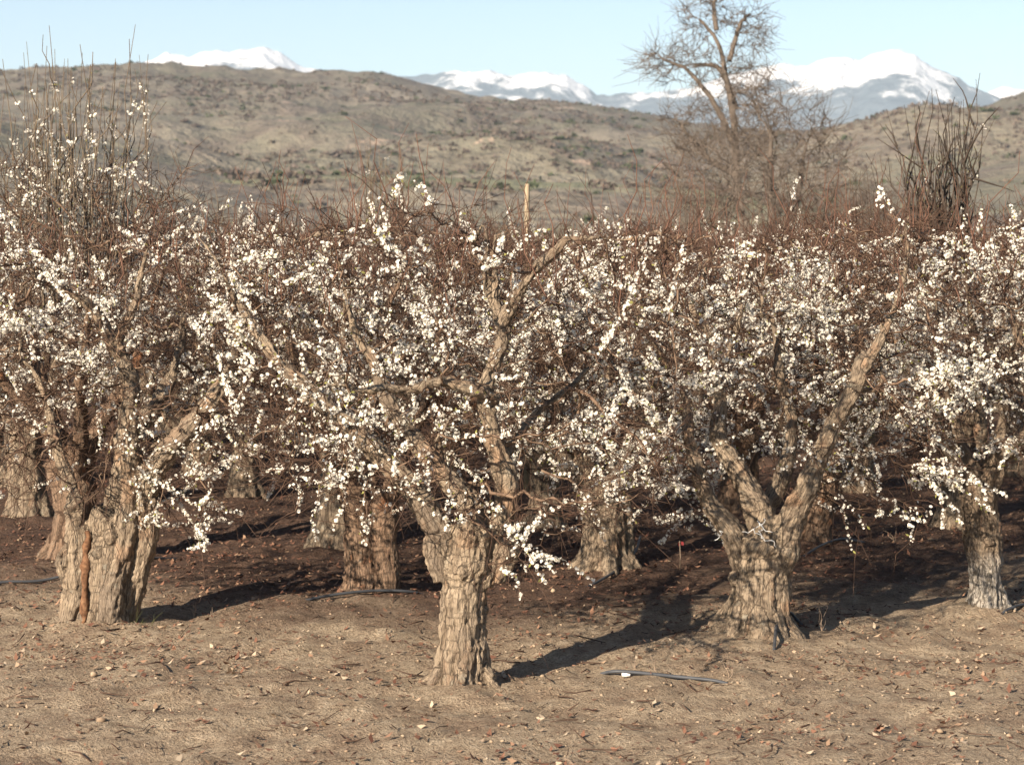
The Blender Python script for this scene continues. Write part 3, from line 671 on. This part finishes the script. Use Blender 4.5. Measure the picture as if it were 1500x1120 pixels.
# second row, seen between the front trunks
d = dist(876); B, L, r = hero(d, 545, 876)
make_tree('plum_tree', 'plum tree with short deeply split trunk behind the straight-trunked front tree', B,
    [(L((535, 885), (530, 820, 0), (525, 760, 0), (515, 715, 0)), r(30, 24, 22, 20)), (L((568, 885, -.03), (566, 820, -.03), (562, 760, 0), (568, 715)), r(19, 20, 21, 18))],
    [(L((520, 740), (490, 680, 0), (440, 610, .1), (400, 520, .1)), r(18, 14, 10, 5)), (L((565, 740), (590, 660, .1), (630, 580, .2), (650, 450, .2)), r(17, 13, 10, 5)), (L((540, 740, .1), (535, 640, .4), (560, 520, .6), (575, 420, .6)), r(16, 12, 9, 5))],
    67, mat=M_bark_red, voxel=.0145, crown_r=(1.6, 1.5), natt=560, lumps=4)
d = dist(837); B, L, r = hero(d, 887, 837)
make_tree('plum_tree', 'plum tree with thick smooth trunk and sawn knob between two front trees', B,
    [(L((887, 845), (888, 800), (884, 750), (876, 695)), r(40, 32, 34, 36)), (L((912, 845, .03), (914, 780, 0), (910, 710, 0)), r(17, 15, 16))],
    [(L((860, 720), (850, 660, 0), (825, 590, .1), (800, 500, .1), (790, 430, .1)), r(20, 17, 14, 12, 6)), (L((905, 720), (930, 640, .1), (940, 520, .2), (945, 420, .2)), r(18, 14, 11, 5)),
     (L((880, 720, .1), (890, 640, .5), (900, 520, .7)), r(17, 13, 7)), (L((850, 660), (800, 640, -.3), (770, 600, -.5)), r(11, 9, 5))],
    71, voxel=.0145, crown_r=(1.6, 1.5), natt=560, lumps=4, extra=[(L((905, 715, -.1), (910, 700, -.14), (912, 690, -.1)), r(10, 15, 9))])
d = dist(803); B, L, r = hero(d, 1195, 803)
make_tree('plum_tree', 'plum tree with leaning reddish orange trunk behind the twine-tied tree', B,
    [(L((1190, 812), (1195, 770), (1205, 720), (1215, 680)), r(26, 23, 22, 20))],
    [(L((1205, 710), (1180, 640, 0), (1160, 560, .1), (1165, 450, .1)), r(15, 12, 9, 5)), (L((1212, 700), (1240, 620, 0), (1260, 520, .1), (1250, 430, 0)), r(15, 12, 9, 5)), (L((1210, 710, .1), (1215, 600, .5), (1200, 480, .7)), r(13, 10, 5))],
    73, mat=M_bark_red, voxel=.0155, crown_r=(1.6, 1.5), natt=540)

# prototypes for the rows behind, copied along the planting grid
def proto(seed, label, base, mat, tall=None, h=.95, cz=3.02):
    g = np.random.default_rng(seed); r0 = .17 + .05 * g.random(); tr = [([np.array([0, 0, -.05]), np.array([.02, 0, h * .5]), np.array([g.normal(0, .04), g.normal(0, .04), h])], [r0 * 1.15, r0 * .92, r0])]
    lm = []
    for k in range(4):
        a = k * 1.57 + g.random() * .9; c, s = math.cos(a), math.sin(a)
        lm.append(([np.array([c * .05, s * .05, h - .15]), np.array([c * .25, s * .25, h + .3]), np.array([c * (.6 + .2 * g.random()), s * .7, h + .95]), np.array([c * .95, s * .95, h + 1.5 + .3 * g.random()])], [r0 * .62, r0 * .45, r0 * .3, r0 * .14]))
    return make_tree('plum_tree', label, base, tr, lm, seed, mat=mat, voxel=.024, natt=560 if tall is None else 620, tall=tall, group='plum trees in the rows behind', lumps=3, flower=.3 if tall is None else .5, crown_z=(1.2, cz))
a_, b_ = np.array([2.15, 1.55]), np.array([-.95, 3.45]); O = np.array([-.36, 15.0])
LB = 'blossoming plum tree crowded into the rows behind the front trunks'
grid = []
jr = np.random.default_rng(3)
for j in range(0, 12):
    for i in range(-6, 16):
        if (j == 0 and i < 3) or (j == 1 and i in (-1, 0, 1, 2)): continue
        if j == 1 and i < 0: continue
        p = O + a_ * i + b_ * j + (np.array([-.05, 0]) if j == 1 else 0) + jr.normal(0, .14, 2)
        if j == 1 and i == 3: p = np.array([4.75, 23.1])
        if j == 2 and i == 0: p = np.array([-1.78, 21.8])
        if j == 2 and i == 1: p = np.array([.33, 22.8])
        if j == 2 and i == 2: p = np.array([2.62, 24.8])
        if j == 2 and i == -1: p = np.array([-4.25, 20.8])
        if p[1] < 12 or p[1] > 52 or abs(p[0]) > p[1] * .238 + 2.3: continue
        grid.append((j, i, p))
# trees carrying tall unpruned shoots
def at(px, d): return (px - 750) / F * d
pt1 = next(g for g in grid if g[0] == 2 and g[1] == -1)[2]; pt2 = next(g for g in grid if g[0] == 1 and g[1] == 3)[2]
cand = sorted(grid, key=lambda g: abs(g[2][0] / g[2][1] * F + 750 - 560) + (0 if 24 < g[2][1] < 31 else 999))[0]; pt3 = cand[2]
special = {id(pt1), id(pt2), id(pt3)}
proto(101, 'plum tree with a tall clump of budding upright shoots behind the split trunk', pt1, M_bark_red, ((at(100, 20.8) - pt1[0], 0, 2.5), 105, .7, .6, 2.5, 3600, M_water_shoot, .16, .014), cz=3.85)
proto(102, 'plum tree topped by tall dark upright shoots behind the slim-footed tree', pt2, M_bark, ((at(1385, 23) - pt2[0], 0, 2.75), 75, .30, .3, 1.9, 200, M_dark_shoot, .34, .04), cz=3.45)
proto(103, 'plum tree with a narrow sheaf of pale upright shoots far back in the rows', pt3, M_bark, ((at(568, pt3[1]) - pt3[0], 0, 2.5), 55, .38, .7, 2.1, 500, M_water_shoot, .18, .012))
rest = [g[2] for g in grid if id(g[2]) not in special]
protos = [proto(111 + 4 * k, LB, rest[k], (M_bark, M_bark_red, M_bark)[k], None, (.95, .85, 1.0)[k]) for k in range(3)]
NEAR = {(2, 0): 'plum tree standing behind and between the broad split trunk and the short deeply split trunk', (2, 1): 'plum tree standing behind and between the short deeply split trunk and the thick smooth trunk',
        (2, 2): 'plum tree standing behind and between the thick smooth trunk and the reddish leaning trunk', (2, 3): 'plum tree standing behind the reddish leaning trunk'}
def near_label(o, p):
    for j, i, q_ in grid:
        if q_ is p and (j, i) in NEAR: o['label'] = NEAR[(j, i)]
for k in range(3): near_label(protos[k], rest[k])
for k, p in enumerate(rest[3:]):
    src = protos[k % 3]; o = src.copy(); C.objects.link(o); o.location = (p[0], p[1], 0)
    o.rotation_euler[2] = jr.random() * 6.28; s = .94 + .12 * jr.random(); o.scale = (s, s, .96 + .06 * jr.random())
    o['label'] = LB; near_label(o, p)
    for c in src.children:
        cc = c.copy(); C.objects.link(cc); cc.parent = o

# ------------------------------------------------------------------ bare trees beyond the orchard
M_bare = simple('bare_tree_wood', [(.3, (.075, .06, .048)), (.7, (.165, .13, .105))], 3)
M_bare_twig = simple('bare_twig', [(.3, (.085, .066, .053)), (.7, (.165, .13, .103))], 2)
def bare_tree(name, label, base, trunkp, trunkr, att, seed, step=.3, di=1.9, dk=.45, tw=5, twl=(.25, .6), rmax=.2, tipr=.008, jit=.4):
    rg = np.random.default_rng(seed); root = bpy.data.objects.new(name, None); C.objects.link(root); root.location = (base[0], base[1], 0); root['label'] = label; root['category'] = 'tree'
    st = []; bag = Bag()
    for p, r in zip(trunkp, trunkr):
        pp = catmull(p, 28); pp = pp + np.cumsum(rg.normal(0, .035, pp.shape), 0) * np.linspace(0, 1, 28)[:, None] * .6
        rr = np.interp(np.linspace(0, 1, 28), np.linspace(0, 1, len(r)), r); V, fs = tubes(pp[None], rr[None], 9); bag.add(V, fs); st += list(pp[7:])
    obj('trunk', bag.build('trunk', M_bare, True), root)
    pos, par = colonize(st, [-1] * len(st), att, rg, step, di, dk, 60, .05, jit); cs, rad, ch = chains(pos, par, len(st), tipr, 2.1, rmax)
    bag = Bag()
    for p, r in cs: V, fs = tubes(p[None], r[None], 5, False); bag.add(V, fs)
    obj('branches', bag.build('branches', M_bare, True), root, kind='stuff')
    src = np.repeat(np.arange(len(st), len(pos)), rg.poisson(tw, len(pos) - len(st))); d = nrm(rg.normal(0, .7, (len(src), 3)) + nrm(pos[src] - pos[par[src]]) * .8 + [0, 0, .15])
    L = twl[0] + (twl[1] - twl[0]) * rg.random(len(src)); tp = twig_paths(pos[src], d, L, rg, 3, .4)
    V, fs = tubes(tp, np.linspace(.0085, .004, 3)[None] * np.ones((len(src), 1)), 3, False, nrm(rg.normal(0, 1, (len(src), 3))))
    obj('twigs', mesh('twigs', V, fs, M_bare_twig), root, kind='stuff')
    return root
rg = np.random.default_rng(9)
def ell(n, c, s): v = rg.normal(0, 1, (n, 3)); v = nrm(v) * rg.random((n, 1)) ** .45; return np.array(c) + v * s
d = 62.0; B, L, r = hero(d, 1085, 500)
att = np.vstack([ell(170, L((1000, 90))[0], (1.4, 1.3, .9)), ell(60, L((955, 90))[0], (.6, .8, .6)), ell(140, L((1035, 15))[0], (1.2, 1.2, .8)), ell(90, L((1105, 40))[0], (.8, .9, .8)), ell(130, L((1090, 115))[0], (1.2, 1.2, .9)), ell(160, L((1020, 190))[0], (1.3, 1.4, 1.0)), ell(120, L((1110, 180))[0], (.9, 1.2, 1.0))])
bare_tree('bare_tree', 'tall leafless tree with crooked leaning limbs rising above the orchard', B,
    [L((1090, 510), (1092, 380), (1080, 250), (1078, 170), (1070, 110), (1060, 60), (1035, 20)), L((1082, 230), (1050, 160, -.3), (1010, 110, -.4), (960, 85, -.5)), L((1078, 160), (1060, 105, .3), (1020, 95, .5)), L((1068, 90), (1085, 40, .2), (1105, 25, .3)), L((1085, 260), (1040, 230, .4), (1000, 180, .6)), L((1050, 45), (1045, 10, 0), (1060, -15, 0))],
    [r(8, 7, 5.5, 5, 4, 3, 2), r(5, 4, 3, 1.5), r(5, 4, 2), r(4, 3, 2), r(6, 4, 2), r(4, 3, 2)], att, 5, .2, 1.3, .3, 4, (.2, .7))
d = 57.0; B, L, r = hero(d, 1140, 520)
att = np.vstack([ell(340, L((1125, 215))[0], (1.7, 1.5, 2.0)), ell(200, L((1035, 260))[0], (1.5, 1.3, 1.3)), ell(120, L((1195, 225))[0], (1.0, 1.2, 1.6))])
bare_tree('bare_tree', 'dense rounded leafless brown tree beside the tall crooked tree', B,
    [L((1140, 490), (1138, 380), (1125, 290), (1120, 200)), L((1138, 380), (1165, 300, .3), (1180, 220, .3)), L((1138, 390), (1090, 320, .2), (1060, 260, .3))], [r(9, 8, 6, 3), r(6, 5, 2), r(6, 4, 2)], att, 15, .24, 1.6, .34, 3.5, (.35, 1.0))
for k, (px, d, w_, h) in enumerate(((1065, 53, 1.9, 1.7), (1245, 80, 2.6, 1.8), (1290, 96, 2.8, 1.4))):
    B, L, r = hero(d, px, 0); att = ell(260, (0, 0, 3.2 + .3 * h), (w_, 1.8, h * 1.25))
    bare_tree('bare_thicket', ('low leafless thicket under the tall crooked tree', 'soft brown leafless thicket beside the dense rounded leafless tree', 'faint low brown thicket standing farthest beyond the orchard rows')[k], B,
        [[np.array([0, 0, -.1]), np.array([.1, 0, 1.5]), np.array([0, 0, 3.2])], [np.array([.1, 0, .8]), np.array([.8, .1, 2]), np.array([1.2, 0, 3.2])], [np.array([0, 0, .8]), np.array([-.7, .1, 2]), np.array([-1.2, 0, 3.2])]], [[.14, .1, .05], [.09, .06, .03], [.09, .06, .03]], att, 25 + k, .26, 1.6, .36, 4, (.4, 1.1))

# ------------------------------------------------------------------ small things
def tube_obj(name, pts, rad, mat, n=40, sides=6, **kw):
    pp = catmull(pts, n); V, fs = tubes(pp[None], np.broadcast_to(np.interp(np.linspace(0, 1, n), np.linspace(0, 1, len(np.atleast_1d(rad))), np.atleast_1d(rad)), (1, n)), sides); return obj(name, mesh(name, V, fs, mat, True), **kw)
def gp(px, py, up=.012):
    d = dist(py); x = (px - 750) / F * d; return np.array([x, d, float(gheight(np.array([x]), np.array([d]))[0]) + up])
M_hose = simple('hose_plastic', [(.3, (.035, .037, .042)), (.7, (.075, .078, .085))], 4, .45)
M_white = simple('white_plastic', [(.3, (.72, .70, .66)), (.7, (.82, .80, .77))], 9, .5)
M_wire = simple('wire_steel', [(.3, (.03, .027, .025)), (.7, (.06, .05, .045))], 5, .6)
M_post = simple('post_wood', [(.3, (.22, .17, .11)), (.7, (.36, .28, .19))], 6)
for lab, pts in (('black drip hose lying behind the split trunk', [(-60, 862), (0, 858), (60, 854), (120, 848), (200, 832), (262, 820)]),
                 ('black drip hose crossing the soil beside the short split trunk', [(415, 899), (470, 892), (540, 884), (600, 879), (630, 874)]),
                 ('black drip hose curling up against the thick smooth trunk', [(838, 862), (870, 856), (905, 842), (930, 826), (938, 812)]),
                 ('short black hose end at the foot of the twine-tied tree', [(1133, 958), (1140, 935), (1156, 920), (1170, 917), (1192, 926)]),
                 ('black hose running along the bare soil in front of the rows', [(868, 986), (895, 992), (930, 994), (990, 996), (1045, 999), (1075, 1003)]),
                 ('black drip hose beside the slim pale trunk', [(1455, 898), (1480, 892), (1520, 882), (1570, 876)]),
                 ('black drip hose beside the reddish leaning trunk', [(1165, 822), (1200, 812), (1235, 803), (1275, 799)])):
    P_ = [gp(x, y, .026) for x, y in pts]
    P_[0] = P_[0] - [0, 0, .05]
    if 'curling' not in lab: P_[-1] = P_[-1] - [0, 0, .05]
    if 'curling' in lab: P_[-1] = P_[-1] + [0, 0, .10]; P_[-2] = P_[-2] + [0, 0, .04]
    if 'hose end' in lab: P_[1] = P_[1] + [0, 0, .05]; P_[2] = P_[2] + [0, 0, .06]
    tube_obj('irrigation_hose', P_, .0125, M_hose, 48, 8, label=lab, category='hose', group='drip irrigation hoses')
c = gp(917, 993, .02); tube_obj('hose_connector', [c + [-.03, 0, 0], c, c + [.03, .0, 0]], [.017, .022, .017], M_white, 9, 10, label='small white plastic connector on the front hose', category='connector')
for row, (lab, pts) in enumerate((('thin dark wire tied along the front row of trees', [(-3.2, 13.2, 2.66), (-.42, 14.88, 2.56), (1.8, 16.7, 2.55), (4.0, 18.05, 2.5), (6.2, 19.7, 2.55)]),
                                  ('thin dark wire tied along the second row of trees', [(-5.4, 15.8, 2.3), (-3.2, 17.15, 2.22), (-1.2, 18.5, 2.2), (.9, 20.0, 2.2), (3.1, 21.6, 2.25), (5.2, 23.2, 2.25)]),
                                  ('lower thin wire running through the front row of trees', [(-.4, 14.95, 1.72), (1.85, 16.75, 1.95), (4.0, 18.1, 1.85), (6.2, 19.7, 1.9)]))):
    P_ = []
    for k in range(len(pts) - 1):
        a, b = np.array(pts[k]), np.array(pts[k + 1])
        for t in np.linspace(0, 1, 9)[:-1]: P_.append(a * (1 - t) + b * t - [0, 0, .10 * t * (1 - t)])
    P_.append(np.array(pts[-1])); V, fs = tubes(np.array(P_)[None], np.full((1, len(P_)), .0022), 5); obj('trellis_wire', mesh('trellis_wire', V, fs, M_wire), label=lab, category='wire', group='trellis wires')
d = 26.5; x = (771 - 750) / F * d; o = bpy.data.objects.new('wooden_post', None); C.objects.link(o); o.location = (x, d, 0); o['label'] = 'pale yellow wooden post standing up out of the blossoming crowns'; o['category'] = 'post'
V, fs = tubes(np.array([[0, 0, -.1], [.004, 0, 1.2], [0, 0, 2.6], [.012, 0, 3.76], [.012, 0, 3.78]])[None], np.array([[.036, .034, .033, .031, .026]]), 12); obj('shaft', mesh('shaft', V, fs, M_post, True), o)
# white twine round the thick trunk
(Bx, By), L, r, d = T4[0], T4[1], T4[2], T4[3]
root = bpy.data.objects.new('twine', None); C.objects.link(root); root.location = (Bx, By, 0); root['label'] = 'frayed white twine knotted round the thick trunk'; root['category'] = 'twine'
for k, pts in enumerate(([(1080, 772, -.34), (1095, 768, -.33), (1108, 758, -.36), (1112, 752, -.36)], [(1094, 765, -.35), (1104, 775, -.36), (1118, 782, -.36), (1131, 790, -.33)], [(1100, 752, -.36), (1108, 762, -.37), (1104, 772, -.37), (1112, 778, -.37)], [(1098, 770, -.36), (1103, 757, -.38), (1110, 765, -.37), (1122, 772, -.36)], [(1045, 784, -.22), (1050, 776, -.24), (1053, 772, -.22)])):
    pp = catmull(L(*pts), 16); pp = pp + np.stack([.012 * np.sin(np.arange(16) * 1.1 + k), 0 * np.arange(16), .012 * np.cos(np.arange(16) * .9 + 2 * k)], -1); V, fs = tubes(pp[None], np.full((1, 16), .0026), 5); obj('strand', mesh('strand', V, fs, M_white, True), root)
# red marker on a thin stick
M_red = simple('red_cloth', [(.3, (.20, .03, .035)), (.7, (.30, .05, .05))], 30, .8); M_stick = simple('dry_stick', [(.3, (.16, .11, .08)), (.7, (.33, .25, .18))], 20)
g = gp(996, 836, 0); root = bpy.data.objects.new('marker_flag', None); C.objects.link(root); root.location = g; root['label'] = 'small red marker flag on a thin stick between the trees'; root['category'] = 'flag'
V, fs = tubes(np.array([[0, 0, -.02], [.004, 0, .13], [-.003, 0, .27]])[None], np.full((1, 3), .005), 5); obj('stick', mesh('stick', V, fs, M_stick), root)
fx = np.linspace(0, .05, 7); V = np.array([[x_ - .015, .012 * math.sin(x_ * 70), .22 + zz + .01 * math.sin(x_ * 50)] for zz in (0, .016, .032) for x_ in fx]); i = np.arange(21).reshape(3, 7)
obj('cloth', mesh('cloth', V, [np.stack([i[:-1, :-1], i[:-1, 1:], i[1:, 1:], i[1:, :-1]], -1).reshape(-1, 4)], M_red, True), root)
# dry weed stalks
rg = np.random.default_rng(19)
for k, (px, py, h) in enumerate([(285, 902, .16), (310, 900, .06), (470, 878, .05), (930, 985, .12), (1068, 998, .22), (1310, 800, .16), (715, 985, .05), (960, 990, .1), (1205, 925, .2), (690, 880, .08), (1250, 870, .1)]):
    g = gp(px, py, -.01); n_ = 5; d_ = nrm(rg.normal(0, .3, (n_, 3)) + [0, 0, 1]); tp = twig_paths(np.tile(g, (n_, 1)), d_, h * (.5 + .6 * rg.random(n_)), rg, 5, .3)
    V, fs = tubes(tp, np.linspace(.0028, .001, 5)[None] * np.ones((n_, 1)), 4, False, nrm(rg.normal(0, 1, (n_, 3)))); obj('dry_weed', mesh('dry_weed', V, fs, M_stick), label='thin dry weed stalks poking out of the orchard soil', category='weed', group='dry weed stalks')
# dark grass tuft at the foot of the split trunk
M_grass = simple('grass_blade', [(.3, (.05, .055, .02)), (.7, (.11, .11, .045))], 20); n_ = 260
b = np.stack([gp(172, 918)[0] + rg.normal(0, .13, n_), gp(172, 918)[1] + rg.normal(0, .05, n_), np.full(n_, -.01)], -1); tp = twig_paths(b, nrm(rg.normal(0, .5, (n_, 3)) + [0, 0, 1]), .04 + .09 * rg.random(n_), rg, 4, .5)
V, fs = tubes(tp, np.linspace(.003, .0008, 4)[None] * np.ones((n_, 1)), 3, False, nrm(rg.normal(0, 1, (n_, 3)))); obj('grass_tuft', mesh('grass_tuft', V, fs, M_grass), label='dark green grass tuft at the foot of the split trunk', category='grass')

# ------------------------------------------------------------------ air
hz = NB('haze'); hz.t.nodes.remove(hz.b); pv = hz.n('VolumePrincipled', Density=5.5e-5); pv.inputs['Color'].default_value = (.72, .86, 1, 1)
hz.l(pv.outputs[0], hz.t.nodes['Material Output'].inputs['Volume'])
x0, y0, y1, z0, z1 = 8700, -160, 16700, -2.0, zm + 60
V = np.array([[sx * x0, y, z] for z in (z0, z1) for y in (y0, y1) for sx in (-1, 1)])
obj('haze', mesh('haze', V, [np.array([[0, 2, 3, 1], [4, 5, 7, 6], [0, 1, 5, 4], [2, 6, 7, 3], [0, 4, 6, 2], [1, 3, 7, 5]])], hz.m), kind='stuff', label='thin bluish haze filling the valley air', category='haze')
